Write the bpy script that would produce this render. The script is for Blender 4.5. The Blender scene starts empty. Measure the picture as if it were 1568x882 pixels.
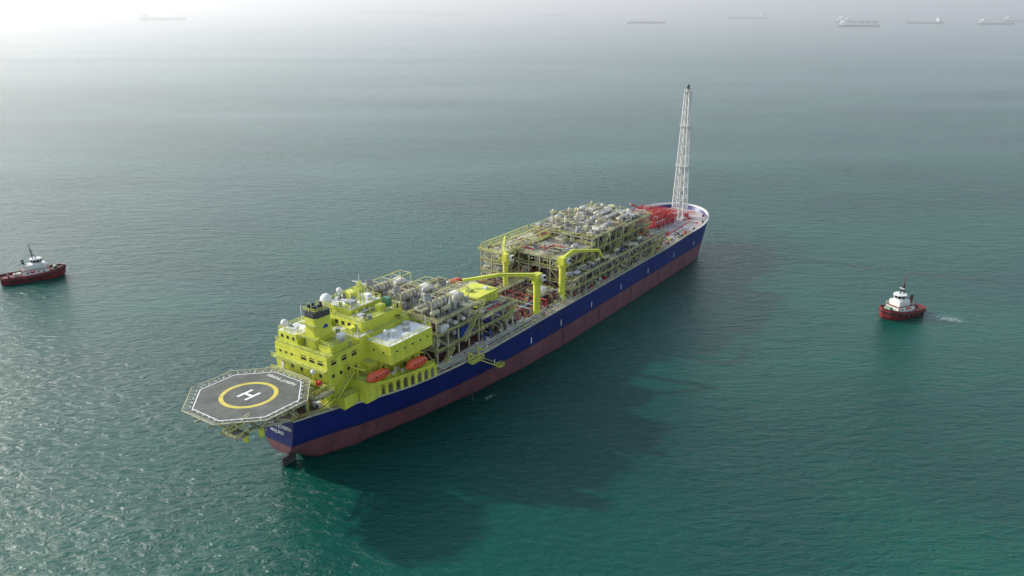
import bpy, math, random
from mathutils import Vector, Matrix
R=random.Random(7)
sc=bpy.context.scene
rad=math.radians
# ------------------------------------------------------------ materials
MATS={}
def nodes(m):
    m.use_nodes=True
    nt=m.node_tree
    return nt, nt.nodes, nt.links, nt.nodes['Principled BSDF']
def mat(name,col,rough=0.55,metal=0.0,var=0.25,scale=0.35,dirt=None,streak=False):
    m=bpy.data.materials.new(name); nt,N,L,b=nodes(m)
    tc=N.new('ShaderNodeTexCoord'); mp=N.new('ShaderNodeMapping')
    mp.inputs['Scale'].default_value=(1,1,0.15) if streak else (1,1,1)
    L.new(tc.outputs['Object'],mp.inputs['Vector'])
    n=N.new('ShaderNodeTexNoise'); n.inputs['Scale'].default_value=scale; n.inputs['Detail'].default_value=6; n.inputs['Roughness'].default_value=0.65
    L.new(mp.outputs[0],n.inputs['Vector'])
    r=N.new('ShaderNodeValToRGB')
    r.color_ramp.elements[0].position=0.35; r.color_ramp.elements[1].position=0.68
    d=dirt or tuple(c*(1-var) for c in col)
    r.color_ramp.elements[0].color=(*d,1); r.color_ramp.elements[1].color=(*[min(1,c*(1+var*0.3)) for c in col],1)
    L.new(n.outputs['Fac'],r.inputs['Fac']); L.new(r.outputs['Color'],b.inputs['Base Color'])
    b.inputs['Roughness'].default_value=rough; b.inputs['Metallic'].default_value=metal
    MATS[name]=m; return m
mat('lime_paint',(0.60,0.61,0.06),0.55,var=0.2,streak=True,scale=0.5)
mat('lime_deck',(0.40,0.44,0.10),0.7,var=0.35)
mat('yellow_steel',(0.58,0.55,0.16),0.5,var=0.3)
mat('pale_steel',(0.50,0.47,0.29),0.55,var=0.35)
mat('grey_steel',(0.34,0.34,0.33),0.5,var=0.4)
mat('galvanised',(0.52,0.50,0.45),0.4,0.15,var=0.35)
mat('insulation',(0.57,0.53,0.45),0.4,0.2,var=0.3)
mat('white_paint',(0.70,0.69,0.65),0.5,var=0.2)
mat('grating',(0.19,0.18,0.15),0.75,var=0.4)
mat('dark_steel',(0.045,0.045,0.045),0.6,var=0.4)
mat('glass_dark',(0.015,0.02,0.025),0.1,var=0.1)
mat('deck_light',(0.48,0.44,0.42),0.75,var=0.3,scale=0.12,dirt=(0.34,0.25,0.22))
mat('deck_red',(0.18,0.08,0.06),0.75,var=0.45,scale=0.2)
mat('pipe_red',(0.50,0.045,0.04),0.45,var=0.3)
mat('pipe_brown',(0.26,0.16,0.11),0.6,var=0.4)
mat('blue_paint',(0.02,0.05,0.28),0.4,var=0.3)
mat('green_paint',(0.06,0.18,0.10),0.5,var=0.3)
mat('lifeboat_orange',(0.62,0.085,0.03),0.35,var=0.15)
mat('heli_surface',(0.105,0.108,0.09),0.8,var=0.4,scale=0.3)
mat('marking_yellow',(0.58,0.47,0.06),0.6,var=0.25)
mat('marking_white',(0.70,0.70,0.66),0.6,var=0.15)
mat('tug_red',(0.21,0.03,0.032),0.5,var=0.35)
mat('tug_black',(0.025,0.022,0.024),0.6,var=0.3)
mat('tug_deck',(0.22,0.09,0.065),0.7,var=0.3)
mat('far_hull',(0.05,0.045,0.055),0.6,var=0.1,scale=0.01)
mat('far_white',(0.8,0.8,0.78),0.6,var=0.05,scale=0.01)
mat('coast',(0.13,0.11,0.09),0.9,var=0.2,scale=0.002)
def hull_mat():
    m=bpy.data.materials.new('hull_paint'); nt,N,L,b=nodes(m)
    tc=N.new('ShaderNodeTexCoord'); sp=N.new('ShaderNodeSeparateXYZ'); L.new(tc.outputs['Object'],sp.inputs[0])
    mr=N.new('ShaderNodeMapRange'); mr.inputs['From Min'].default_value=-6; mr.inputs['From Max'].default_value=20
    L.new(sp.outputs['Z'],mr.inputs['Value'])
    cr=N.new('ShaderNodeValToRGB'); cr.color_ramp.interpolation='CONSTANT'
    e=cr.color_ramp.elements
    f=lambda z:(z+6)/26
    e[0].position=0; e[0].color=(0.07,0.03,0.03,1)
    e[1].position=f(0.5); e[1].color=(0.19,0.075,0.085,1)
    x=e.new(f(7.9)); x.color=(0.04,0.03,0.06,1)
    x=e.new(f(8.3)); x.color=(0.010,0.018,0.145,1)
    L.new(mr.outputs[0],cr.inputs['Fac'])
    mp=N.new('ShaderNodeMapping'); mp.inputs['Scale'].default_value=(1,1,0.12); L.new(tc.outputs['Object'],mp.inputs[0])
    n=N.new('ShaderNodeTexNoise'); n.inputs['Scale'].default_value=0.35; n.inputs['Detail'].default_value=8; n.inputs['Roughness'].default_value=0.7
    L.new(mp.outputs[0],n.inputs['Vector'])
    r2=N.new('ShaderNodeValToRGB'); r2.color_ramp.elements[0].position=0.35; r2.color_ramp.elements[0].color=(0.55,0.55,0.6,1); r2.color_ramp.elements[1].position=0.7; r2.color_ramp.elements[1].color=(1.15,1.12,1.1,1)
    L.new(n.outputs['Fac'],r2.inputs['Fac'])
    mx=N.new('ShaderNodeMix'); mx.data_type='RGBA'; mx.blend_type='MULTIPLY'; mx.inputs['Factor'].default_value=0.85
    L.new(cr.outputs['Color'],mx.inputs['A']); L.new(r2.outputs['Color'],mx.inputs['B'])
    br=N.new('ShaderNodeTexBrick'); br.inputs['Scale'].default_value=1; br.inputs['Brick Width'].default_value=16; br.inputs['Row Height'].default_value=3.2; br.inputs['Mortar Size'].default_value=0.07
    br.inputs['Color1'].default_value=(1,1,1,1); br.inputs['Color2'].default_value=(0.82,0.82,0.82,1); br.inputs['Mortar'].default_value=(0.7,0.7,0.7,1)
    cx=N.new('ShaderNodeCombineXYZ'); L.new(sp.outputs['X'],cx.inputs['X']); L.new(sp.outputs['Z'],cx.inputs['Y']); L.new(cx.outputs[0],br.inputs['Vector'])
    m2=N.new('ShaderNodeMix'); m2.data_type='RGBA'; m2.blend_type='MULTIPLY'; m2.inputs['Factor'].default_value=0.8
    L.new(mx.outputs['Result'],m2.inputs['A']); L.new(br.outputs['Color'],m2.inputs['B'])
    L.new(m2.outputs['Result'],b.inputs['Base Color']); b.inputs['Roughness'].default_value=0.45
    MATS['hull_paint']=m
hull_mat()
# ------------------------------------------------------------ mesh builder
class MB:
    def __init__(s): s.v=[];s.f=[];s.m=[];s.names=[]
    def mi(s,n):
        if n not in s.names: s.names.append(n)
        return s.names.index(n)
    def add(s,vs,fs,m):
        o=len(s.v); s.v+=[tuple(p) for p in vs]; k=s.mi(m)
        for f in fs: s.f.append([i+o for i in f]); s.m.append(k)
    def box(s,x0,x1,y0,y1,z0,z1,m):
        s.add([(x0,y0,z0),(x1,y0,z0),(x1,y1,z0),(x0,y1,z0),(x0,y0,z1),(x1,y0,z1),(x1,y1,z1),(x0,y1,z1)],
              [(0,3,2,1),(4,5,6,7),(0,1,5,4),(1,2,6,5),(2,3,7,6),(3,0,4,7)],m)
    def cb(s,cx,cy,z0,lx,ly,h,m): s.box(cx-lx/2,cx+lx/2,cy-ly/2,cy+ly/2,z0,z0+h,m)
    def cyl(s,p,q,r,m,n=8,r2=None,cap=True):
        p=Vector(p);q=Vector(q);d=q-p
        if d.length<1e-6: return
        r2=r if r2 is None else r2
        u=d.normalized(); a=Vector((0,0,1)) if abs(u.z)<0.9 else Vector((1,0,0))
        e=u.cross(a).normalized(); g=u.cross(e)
        vs=[];off=math.pi/n
        for c,rr in((p,r),(q,r2)):
            for i in range(n):
                t=2*math.pi*i/n+off; vs.append(c+e*(math.cos(t)*rr)+g*(math.sin(t)*rr))
        fs=[(i,n+i,n+(i+1)%n,(i+1)%n) for i in range(n)]
        if cap: fs+=[tuple(range(n)),tuple(range(2*n-1,n-1,-1))]
        s.add(vs,fs,m)
    def beam(s,p,q,w,m): s.cyl(p,q,w*0.707,m,n=4)
    def vessel(s,p,q,r,m,n=12):
        p=Vector(p);q=Vector(q);u=(q-p).normalized()
        s.cyl(p,q,r,m,n,cap=False)
        for a,dd in((p,-u),(q,u)):
            s.cyl(a,a+dd*r*0.35,r,m,n,r2=r*0.8,cap=False); s.cyl(a+dd*r*0.35,a+dd*r*0.6,r*0.8,m,n,r2=r*0.35)
    def sphere(s,c,r,m,n=14,k=8,sx=1,sy=1,sz=1,zmin=-1):
        vs=[];fs=[]
        for j in range(k+1):
            ph=-math.pi/2+math.pi*j/k
            for i in range(n):
                t=2*math.pi*i/n
                vs.append((c[0]+sx*r*math.cos(ph)*math.cos(t),c[1]+sy*r*math.cos(ph)*math.sin(t),c[2]+sz*r*max(zmin,math.sin(ph))))
        for j in range(k):
            for i in range(n):
                fs.append((j*n+i,j*n+(i+1)%n,(j+1)*n+(i+1)%n,(j+1)*n+i))
        s.add(vs,fs,m)
    def pipe(s,pts,r,m,n=6):
        for a,b in zip(pts,pts[1:]): s.cyl(a,b,r,m,n)
    def rail(s,pts,m='yellow_steel',h=1.15,w=0.11,step=2.4):
        for a,b in zip(pts,pts[1:]):
            a=Vector(a);b=Vector(b);L=(b-a).length;k=max(1,int(L/step))
            for i in range(k+1):
                p=a+(b-a)*(i/k); s.beam(p,p+Vector((0,0,h)),w,m)
            for hh in(h,h*0.55): s.beam(a+Vector((0,0,hh)),b+Vector((0,0,hh)),w,m)
    def rrail(s,x0,x1,y0,y1,z,m='yellow_steel'):
        s.rail([(x0,y0,z),(x1,y0,z),(x1,y1,z),(x0,y1,z),(x0,y0,z)],m)
    def stair(s,p,q,w,m='yellow_steel'):
        p=Vector(p);q=Vector(q);d=(q-p);h=Vector((d.x,d.y,0)).normalized();sd=Vector((-h.y,h.x,0))*w/2
        for k in(-1,1):
            s.beam(p+sd*k,q+sd*k,0.25,m); s.beam(p+sd*k+Vector((0,0,1.1)),q+sd*k+Vector((0,0,1.1)),0.1,m)
        n=max(2,int(abs(d.z)/0.45))
        for i in range(n):
            c=p+d*((i+.5)/n); s.beam(c-sd,c+sd,0.2,'grating')
    def build(s,name,parent=None,smooth=False):
        me=bpy.data.meshes.new(name); me.from_pydata(s.v,[],s.f)
        for n in s.names: me.materials.append(MATS[n])
        me.polygons.foreach_set('material_index',s.m)
        if smooth: me.polygons.foreach_set('use_smooth',[True]*len(s.f))
        me.update()
        o=bpy.data.objects.new(name,me); sc.collection.objects.link(o)
        if parent: o.parent=parent
        return o
def empty(name,loc,rz):
    e=bpy.data.objects.new(name,None); e.location=loc; e.rotation_euler=(0,0,rz); e.empty_display_size=5
    sc.collection.objects.link(e); return e
def lerp(tab,x):
    if x<=tab[0][0]: return tab[0][1]
    for (a,b),(c,d) in zip(tab,tab[1:]):
        if x<=c: return b+(d-b)*(x-a)/(c-a)
    return tab[-1][1]
# ------------------------------------------------------------ production ship
SHIP=empty('production_ship',(-63.9,189.2,0),rad(55.5))
HB=[(0,7),(6,8.8),(13,11.2),(20,14.3),(27.5,17),(34,18.8),(41,20.2),(53,21.5),(66,22.3),(400,22.3)]
ZD=16.4
def hbd(x):
    if x>245: return 22.3*math.sqrt(max(0,1-((x-245)/37)**2))
    return lerp(HB,x)
mb=MB()
ts=[1,0.88,0.76,0.64,0.52,0.4,0.28,0.16,0.07,0.02,0]
st=[]
for x in [0,3,6,10,13,16.5,20,24,27.5,31,34,37.5,41,47,53,59,66,78,90,105,120,150,180,210,235]: st.append(('s',x))
for i in range(0,17): st.append(('b',i/16*math.pi/2))
rings=[];tops=[]
for k,x in st:
    zk=lerp([(0,5),(3,3.6),(6,1.6),(10,-1.5),(14,-3.5),(20,-6),(400,-6)],x) if k=='s' else -6
    p=lerp([(0,.22),(13,.38),(27,.45),(41,.36),(66,.2),(90,.09),(120,.03),(400,.03)],x) if k=='s' else .03
    ring=[]
    for t in ts:
        if k=='s':
            zt=ZD+(0.9 if x>=235 else 0)
            z=zk+(zt-zk)*t; y=lerp(HB,x)*(t**p if t>0 else 0); X=x
        else:
            zt=ZD+0.9+1.6*math.sin(x)
            z=zk+(zt-zk)*t
            Xs=245-(zt-z)*0.35; Xt=282-(zt-z)*0.62
            X=Xs+(Xt-Xs)*math.sin(x); y=22.3*max(0,math.cos(x))**0.95*(t**p if t>0 else 0)
        ring.append((X,-y,z))
    full=ring+[(a,-b,c) for a,b,c in reversed(ring[:-1])]
    rings.append(full); tops.append(ring[0])
vs=[p for r in rings for p in r]; n=len(rings[0]); fs=[]
for i in range(len(rings)-1):
    for j in range(n-1):
        fs.append((i*n+j,i*n+j+1,(i+1)*n+j+1,(i+1)*n+j))
mb.add(vs,fs,'hull_paint'); 
hull=mb.build('hull',SHIP,True)
mb=MB(); mb.add(rings[0],[tuple(range(n))],'hull_paint'); mb.build('transom',SHIP)
# deck
mb=MB(); dv=[];df=[]
for (x,y,z) in tops: dv+= [(x-0.05,y*0.997,ZD-0.05),(x-0.05,-y*0.997,ZD-0.05)]
for i in range(len(tops)-1): df.append((2*i,2*i+2,2*i+3,2*i+1))
mb.add(dv,df,'deck_light')
for s in(1,-1):
    for a,b in zip(tops,tops[1:]):
        w=0.4
        mb.beam((a[0],s*a[1],a[2]),(b[0],s*b[1],b[2]),w,'pale_steel' if a[0]<235 else 'white_paint')
        if a[0]>=235:
            mb.add([(a[0]-.3,s*a[1]*.985,ZD-.05),(b[0]-.3,s*b[1]*.985,ZD-.05),(b[0]-.3,s*b[1]*.985,b[2]),(a[0]-.3,s*a[1]*.985,a[2])],[(0,1,2,3)],'white_paint')
            mb.beam((a[0]-.3,s*a[1]*.985,ZD),(a[0]-1.5,s*a[1]*.93,ZD),0.2,'white_paint')
mb.box(2,20,-7.2,7.2,ZD-.04,ZD+0.02,'deck_red')
mb.box(90,126,-16.5,16.5,ZD-.04,ZD+0.03,'deck_red')
mb.box(44,89.99,-15,15,ZD-.04,ZD+0.03,'deck_red')
mb.box(126.01,206,-15,16,ZD-.04,ZD+0.03,'deck_red')
for s in(-1,1):
    pr=None
    for x in range(44,246,3):
        y=s*(hbd(x)-0.55)
        if pr: mb.rail([pr,(x,y,ZD)],'pale_steel',w=0.12,step=3)
        pr=(x,y,ZD)
    for x in range(0,20,4):
        mb.rail([(x,s*(hbd(x)-.4),ZD),(x+4,s*(hbd(x+4)-.4),ZD)],'yellow_steel')
    mb.box(48,240,s*20.2-.1,s*20.2+.1,ZD-.03,ZD+.06,'pipe_red')
for x in range(46,240,1):
    if R.random()<0.6: mb.cb(x+R.random()*2,-R.uniform(17.5,21.3),ZD,R.uniform(.3,1.5),R.uniform(.3,1.2),R.uniform(.3,1.5),R.choice(['grey_steel','white_paint','pipe_red','yellow_steel','dark_steel','grating','pale_steel']))
    if R.random()<0.3: mb.cb(x,R.uniform(17.5,21),ZD,R.uniform(.4,1.6),R.uniform(.4,1.3),R.uniform(.4,1.5),R.choice(['grey_steel','white_paint','lifeboat_orange','yellow_steel']))
for x in range(50,240,13):
    mb.beam((x,-21,ZD),(x,-21,ZD+3.6),.18,'pale_steel'); mb.cb(x,-20.7,ZD+3.5,.5,.7,.25,'white_paint')
mb.build('main_deck',SHIP)
mb=MB()
for (x,y) in[(4,-4),(4,4),(8,-7),(8,7),(14,-9.5),(14,9.5),(18,-11)]:
    for k in(-.6,.6): mb.cyl((x+k,y,ZD),(x+k,y,ZD+1.2),.35,'dark_steel')
for (x,y) in[(6,0),(8,-3)]:
    mb.cyl((x,y-1.5,ZD+1.2),(x,y+1.5,ZD+1.2),.9,'pipe_brown',12); mb.cb(x,y,ZD,2.5,4,.5,'green_paint')
mb.build('mooring_gear',SHIP)
mb=MB()
for x in(70,92,112,135,160,186,214,238):
    mb.box(x,x+.35,-22.42,-22.33,9.8,12.0,'marking_white'); 
for x in range(58,230,28):
    mb.box(x,x+.3,-22.45,-22.33,2,7,'dark_steel')
for x in(96,150,204): mb.box(x,x+2.2,-22.45,-22.33,13.6,14.4,'dark_steel')
mb.build('hull_markings',SHIP)
# ------------------------------------------------------------ helideck
mb=MB(); hc=(-7.5,0); HZ=25.6
def octa(r,z): return [(hc[0]+r*math.cos(rad(22.5+45*i)),hc[1]+r*math.sin(rad(22.5+45*i)),z) for i in range(8)]
o1=octa(14.6,HZ); o0=octa(14.3,HZ-0.9)
mb.add(o1,[tuple(range(8))],'heli_surface'); mb.add(o0,[tuple(range(7,-1,-1))],'grey_steel')
mb.add(o1+o0,[(i,8+i,8+(i+1)%8,(i+1)%8) for i in range(8)],'pale_steel')
def ringm(r0,r1,z,m,n=8,off=22.5):
    vs=[];
    for i in range(n):
        a=rad(off+360/n*i); vs+=[(hc[0]+r0*math.cos(a),hc[1]+r0*math.sin(a),z),(hc[0]+r1*math.cos(a),hc[1]+r1*math.sin(a),z)]
    mb.add(vs,[(2*i,2*i+1,(2*i+3)%(2*n),(2*i+2)%(2*n)) for i in range(n)],m)
ringm(13.8,14.1,HZ+.012,'marking_white')
ringm(6.3,7.4,HZ+.012,'marking_yellow',48)
for y in(-1.55,1.55): mb.box(hc[0]-2.4,hc[0]+2.4,y-.4,y+.4,HZ+.008,HZ+.02,'marking_white')
mb.box(hc[0]-.4,hc[0]+.4,-1.14,1.14,HZ+.008,HZ+.018,'marking_white')
o2=octa(16.4,HZ+.25); o3=octa(14.7,HZ-.15)
for i in range(8):
    a,b=Vector(o2[i]),Vector(o2[(i+1)%8]); c,d=Vector(o3[i]),Vector(o3[(i+1)%8])
    mb.beam(a,b,.2,'pale_steel')
    for k in range(9):
        t=k/8; mb.beam(a.lerp(b,t),c.lerp(d,t),.12,'pale_steel')
    for t in(.25,.5,.75): mb.beam(a.lerp(c,t),b.lerp(d,t),.07,'grey_steel')
    for k in range(5): p=Vector(o1[i]).lerp(Vector(o1[(i+1)%8]),(k+.5)/5); mb.cb(p.x,p.y,p.z,.3,.3,.25,'white_paint')
for x in(-18,-13,-8,-3,2,6):
    w=13 if -14<x<0 else 9
    for z in(HZ-1.3,HZ-3.6): mb.beam((x,-w,z),(x,w,z),.4,'pale_steel')
    for k in range(int(-w),int(w),3):
        mb.beam((x,k,HZ-1.3),(x,k+1.5,HZ-3.6),.25,'pale_steel'); mb.beam((x,k+1.5,HZ-3.6),(x,k+3,HZ-1.3),.25,'pale_steel')
for y in(-10,-5,0,5,10):
    l=16 if abs(y)<8 else 12
    for z in(HZ-1.3,HZ-3.6): mb.beam((hc[0]-l+3,y,z),(hc[0]+l-2,y,z),.4,'pale_steel')
for y in(-6,-2,2,6):
    for xa,xb in((-15,0.6),(-9,0.6),(-3,2),(3,6)):
        mb.beam((xa,y*1.5,HZ-3.6),(xb,y,ZD),.55,'pale_steel')
    mb.beam((6,y,ZD),(6,y,HZ-1),.6,'lime_paint'); mb.beam((1,y,ZD),(1,y,HZ-1),.6,'lime_paint')
mb.box(-21,-17,-12,-7,HZ-3.2,HZ-3,'grating'); mb.rrail(-21,-17,-12,-7,HZ-3); mb.stair((-19,-7,HZ-3),(-15,-10,HZ-.2),1.2)
mb.box(3,10,-13,-10.5,HZ-2.8,HZ-2.6,'grating'); mb.rrail(3,10,-13,-10.5,HZ-2.6)
mb.box(4,10,9.5,12,HZ-2.8,HZ-2.6,'grating'); mb.rrail(4,10,9.5,12,HZ-2.6)
mb.cyl((-17.5,-11,HZ-3),(-17.5,-11,HZ-5.2),.7,'lime_paint'); mb.cyl((-14,-12.5,HZ-3),(-14,-12.5,HZ-4.9),.7,'lime_paint')
mb.cb(8.6,-8.5,HZ-1.4,1.2,1.2,1.1,'pipe_red'); mb.sphere((9,-6,HZ+1.6),.7,'white_paint'); mb.beam((9,-6,HZ-3),(9,-6,HZ+1.3),.25,'lime_paint')
mb.build('helideck',SHIP)
def text(s,name,size,loc,xa,ya,m):
    c=bpy.data.curves.new(name,'FONT'); c.body=s; c.size=size; c.align_x='CENTER'; c.align_y='CENTER'; c.extrude=0.01; c.offset=0.012*size
    c.materials.append(MATS[m]); o=bpy.data.objects.new(name,c); sc.collection.objects.link(o); o.parent=SHIP
    xa=Vector(xa);ya=Vector(ya);z=xa.cross(ya)
    o.matrix_local=Matrix.Translation(loc)@Matrix((xa,ya,z)).transposed().to_4x4()
text('ABIGAIL-JOSEPH','transom_name',1.6,(-.06,-.2,13.4),(0,-1,0),(0,0,1),'marking_white')
text('MAJURO','transom_port',1.4,(-.06,0,11.4),(0,-1,0),(0,0,1),'marking_white')
text('ABIGAIL-JOSEPH','helideck_name',1.55,(hc[0]+10.6,0,HZ+.03),(0,-1,0),(1,0,0),'marking_white')
mb=MB(); mb.box(0.5,5,-.4,.4,-5,2.6,'dark_steel'); mb.cyl((4,0,1),(4,0,6),.7,'dark_steel'); mb.build('rudder',SHIP)
# ------------------------------------------------------------ accommodation
mb=MB()
def win_aft(x,y0,y1,z,n,w=.9,h=.9):
    for i in range(n):
        y=y0+(y1-y0)*(i+.5)/n; mb.box(x-.04,x+.02,y-w/2,y+w/2,z,z+h,'glass_dark'); mb.box(x-.03,x+.01,y-w/2-.12,y+w/2+.12,z-.12,z+h+.12,'lime_deck')
def win_sb(y,x0,x1,z,n,w=.9,h=.9):
    for i in range(n):
        x=x0+(x1-x0)*(i+.5)/n; mb.box(x-w/2,x+w/2,y-.04,y+.02,z,z+h,'glass_dark'); mb.box(x-w/2-.12,x+w/2+.12,y-.03,y+.01,z-.12,z+h+.12,'lime_deck')
def block(x0,x1,y0,y1,z0,z1,roof='lime_deck',rail=True):
    mb.box(x0,x1,y0,y1,z0,z1,'lime_paint')
    mb.box(x0+.15,x1-.15,y0+.15,y1-.15,z1,z1+.05,roof)
    if rail: mb.rrail(x0+.2,x1-.2,y0+.2,y1-.2,z1+.04,'lime_paint')
    z=z0+3
    while z<z1-.5:
        mb.box(x0-.12,x1+.12,y0-.12,y1+.12,z-.1,z+.1,'lime_paint'); z+=3
block(11,24,-9,9,16,23.2)
block(11.5,24,-9,12,23.2,31)
mb.box(9.2,11.5,-9,12,23,23.25,'lime_deck'); mb.rail([(9.3,-9,23.25),(9.3,12,23.25)],'lime_paint')
mb.box(9.8,11.5,-9,12,27,27.2,'lime_deck'); mb.rail([(9.9,-9,27.2),(9.9,12,27.2)],'lime_paint')
win_aft(11.5,-8,11,24.6,5,1.0,1.0); win_aft(11.5,-8,2,28.3,3,2.0,1.3); win_aft(11.5,4,11,28.4,3,.8,.9); win_aft(11,-8,8,18.2,5); win_aft(11,-8,8,21,6,.5,.6)
win_sb(-9,12,23.5,24.6,4); win_sb(-9,12,23.5,28.3,3,1.8,1.3); win_sb(-9,12,23.5,18,3)
mb.box(10.9,11.02,-2.6,-1.4,16.5,18.7,'dark_steel'); mb.box(11.4,11.52,8.8,10,23.3,25.4,'white_paint')
mb.cb(9.8,10.5,20.5,2,2.4,1.2,'pipe_red'); mb.cb(9.5,7,ZD,1.6,2,2,'pipe_red'); mb.cb(9.5,-6,ZD,1.4,2,1.6,'white_paint')
block(13,22,4,12,31,34,'white_paint')
win_aft(13,4.5,11.5,32.2,3)
block(14,23,-8,-3.5,31,33)
def rbox(cx,cy,lx,ly,z0,z1,m,tp=1.0):
    vs=[]
    for z,k in((z0,1),(z1,tp)):
        for sx,sy in((-1,-1),(1,-1),(1,1),(-1,1)):
            c=0.9
            a=(cx+sx*(lx/2-c)*k,cy+sy*(ly/2)*k,z); b=(cx+sx*(lx/2)*k,cy+sy*(ly/2-c)*k,z)
            vs+= [a,b] if sx*sy<0 else [b,a]
    mb.add(vs,[(i,(i+1)%8,8+(i+1)%8,8+i) for i in range(8)]+[tuple(range(7,-1,-1)),tuple(range(8,16))],m)
rbox(17.5,0,6.6,5.4,31,39.8,'lime_paint',.94); rbox(17.5,0,6.25,5.15,39.8,41.4,'dark_steel',.97)
for dx,dy in((-1.6,-1.2),(-1.6,1.2),(0,-1.2),(0,1.2),(1.6,0)): mb.cyl((17.5+dx,dy,41.3),(17.5+dx-.3,dy,43.2),.45,'dark_steel')
mb.cyl((17.8,-2.6,36.6),(17.8,-2.52,36.6),1.0,'blue_paint',14)
mb.rrail(14.6,20.4,-2.4,2.4,41.4,'lime_paint')
for z in(34,38): 
    mb.box(13.2,14.4,-3.2,3.2,z,z+.15,'lime_deck'); mb.rail([(13.3,-3.2,z+.1),(13.3,3.2,z+.1)],'lime_paint')
block(13,21,-13,-9,16,19.5); block(19,25,-15.5,-9,16,22.5)
mb.stair((12,-11,19.5),(19,-11,25),1.3,'lime_paint'); mb.stair((24,-12,22.5),(18,-10.3,27),1.3,'lime_paint')
mb.stair((9,-8,16.5),(12.8,-10.5,19.6),1.2,'lime_paint'); mb.stair((12,-7,27.2),(16,-9.5,31),1.2,'lime_paint')
block(24,45,-9,15,16,32.5); block(27,44,-7,13,32.5,35.5)
block(30,43,0,12,35.5,37,'white_paint')
mb.box(24,30,-8.7,3,32.56,32.62,'white_paint')
win_aft(27,-6,12,33.5,7,1.2,1.1)
block(26.5,44.5,-18.3,-9,25.6,31.2,'white_paint')
mb.box(28,43,-17,-10,31.24,31.36,'white_paint')
win_sb(-18.3,27.5,44,28.6,5,.6,.6); win_aft(26.5,-17.5,-10,28.4,2,.7,.7)
block(24,44.5,-13,-9,16,25.6,rail=False); win_sb(-13,25,44,22.4,8); 
for (x,y,l,w,h,m) in [(33,-13,2.2,2,1.4,'white_paint'),(38,-14,1.6,1.6,1.1,'grey_steel'),(41,-11,2,1.4,1,'galvanised'),(26,-4,2.5,2,1.6,'lime_paint'),(26,6,1.8,3,2,'lime_paint'),(33,3,2.4,2.4,1.5,'grey_steel'),(38,8,3,3,2,'lime_paint'),(40,3,2,2,1.6,'white_paint'),(30,-4,2,1.6,1.2,'galvanised'),(38,-4,2.5,2,1.8,'lime_paint'),(20,-6,2,2,1.6,'white_paint'),(42,-3,1.5,2.5,2.6,'green_paint')]:
    z={True:31.36}.get(y<-9,0) or (37.05 if (30<x<43 and 0<y<12) else 35.55 if (27<x<44 and -7<y<13) else 33.05 if(x<24) else 32.6)
    mb.cb(x,y,z,l,w,h,m)
for k in range(56):
    x=R.uniform(25,44); y=R.uniform(-8,14)
    z=37.05 if (30<x<43 and 0<y<12) else 35.55 if (27<x<44 and -7<y<13) else 32.6
    mb.cb(x,y,z,R.uniform(.3,1.1),R.uniform(.3,1.1),R.uniform(.3,1.6),R.choice(['lime_paint','lime_deck','grey_steel','white_paint','green_paint','dark_steel']))
for k in range(16):
    mb.cb(R.uniform(12,23),R.choice([-8.3,-3,3.3,11]),31.05 if k%2 else 33.4,R.uniform(.3,1.2),R.uniform(.3,1),R.uniform(.8,1.5),R.choice(['lime_paint','grey_steel','white_paint']))
mb.pipe([(24.5,-2,33),(29,-2,33),(29,-2,36.2),(40,-2,36.2)],.3,'galvanised'); mb.pipe([(25,13,33),(44,13,33.6)],.25,'lime_paint')
for k in range(9):
    x=R.uniform(13,44); mb.pipe([(x,-9.2 if x<24 else -13.2,R.uniform(17,20)),(x,-9.2 if x<24 else -13.2,R.uniform(22,25))],.14,'lime_deck')
def dome(x,y,z,r,ph=1.5):
    mb.cyl((x,y,z),(x,y,z+ph),.35,'white_paint'); mb.cyl((x,y,z+ph-.2),(x,y,z+ph+.2),r*.6,'white_paint',12); mb.sphere((x,y,z+ph+r*.9),r,'white_paint')
dome(28.5,8.5,35.5,1.8,2.0); dome(14.6,10.8,34,1.1,.8); dome(31,-12.5,31.3,.7,1); dome(36,10.8,37,.9,1.5); dome(15,6,34,.6,.8)
for dx,dy in((-.8,-.8),(.8,-.8),(.8,.8),(-.8,.8)): mb.beam((36+dx,2+dy,37),(36+dx*.4,2+dy*.4,44),.22,'lime_paint')
for k in range(5):
    z=38+k*1.2; s=.8-.08*k
    mb.beam((36-s,2-s,z),(36+s,2-s,z+1.1),.15,'lime_paint'); mb.beam((36-s,2+s,z),(36+s,2+s,z+1.1),.15,'lime_paint'); mb.beam((36-s,2-s,z),(36-s,2+s,z+1.1),.15,'lime_paint')
mb.box(34.6,37.4,.6,3.4,41,41.2,'lime_deck'); mb.rrail(34.6,37.4,.6,3.4,41.2,'lime_paint')
mb.beam((36,-.8,43.5),(36,4.8,43.5),.2,'white_paint'); mb.beam((36,2,44),(36,2,46),.14,'white_paint')
for (x,y,z,h) in[(24.5,-8,32.6,5),(24.5,12,32.6,6),(43,-17,31.3,4),(28,-17.5,31.3,3.5),(21,11,34,5),(43.5,11,35.5,5),(30.5,0.5,37,6)]: mb.beam((x,y,z),(x,y,z+h),.13,'white_paint')
mb.build('accommodation_block',SHIP)
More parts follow.
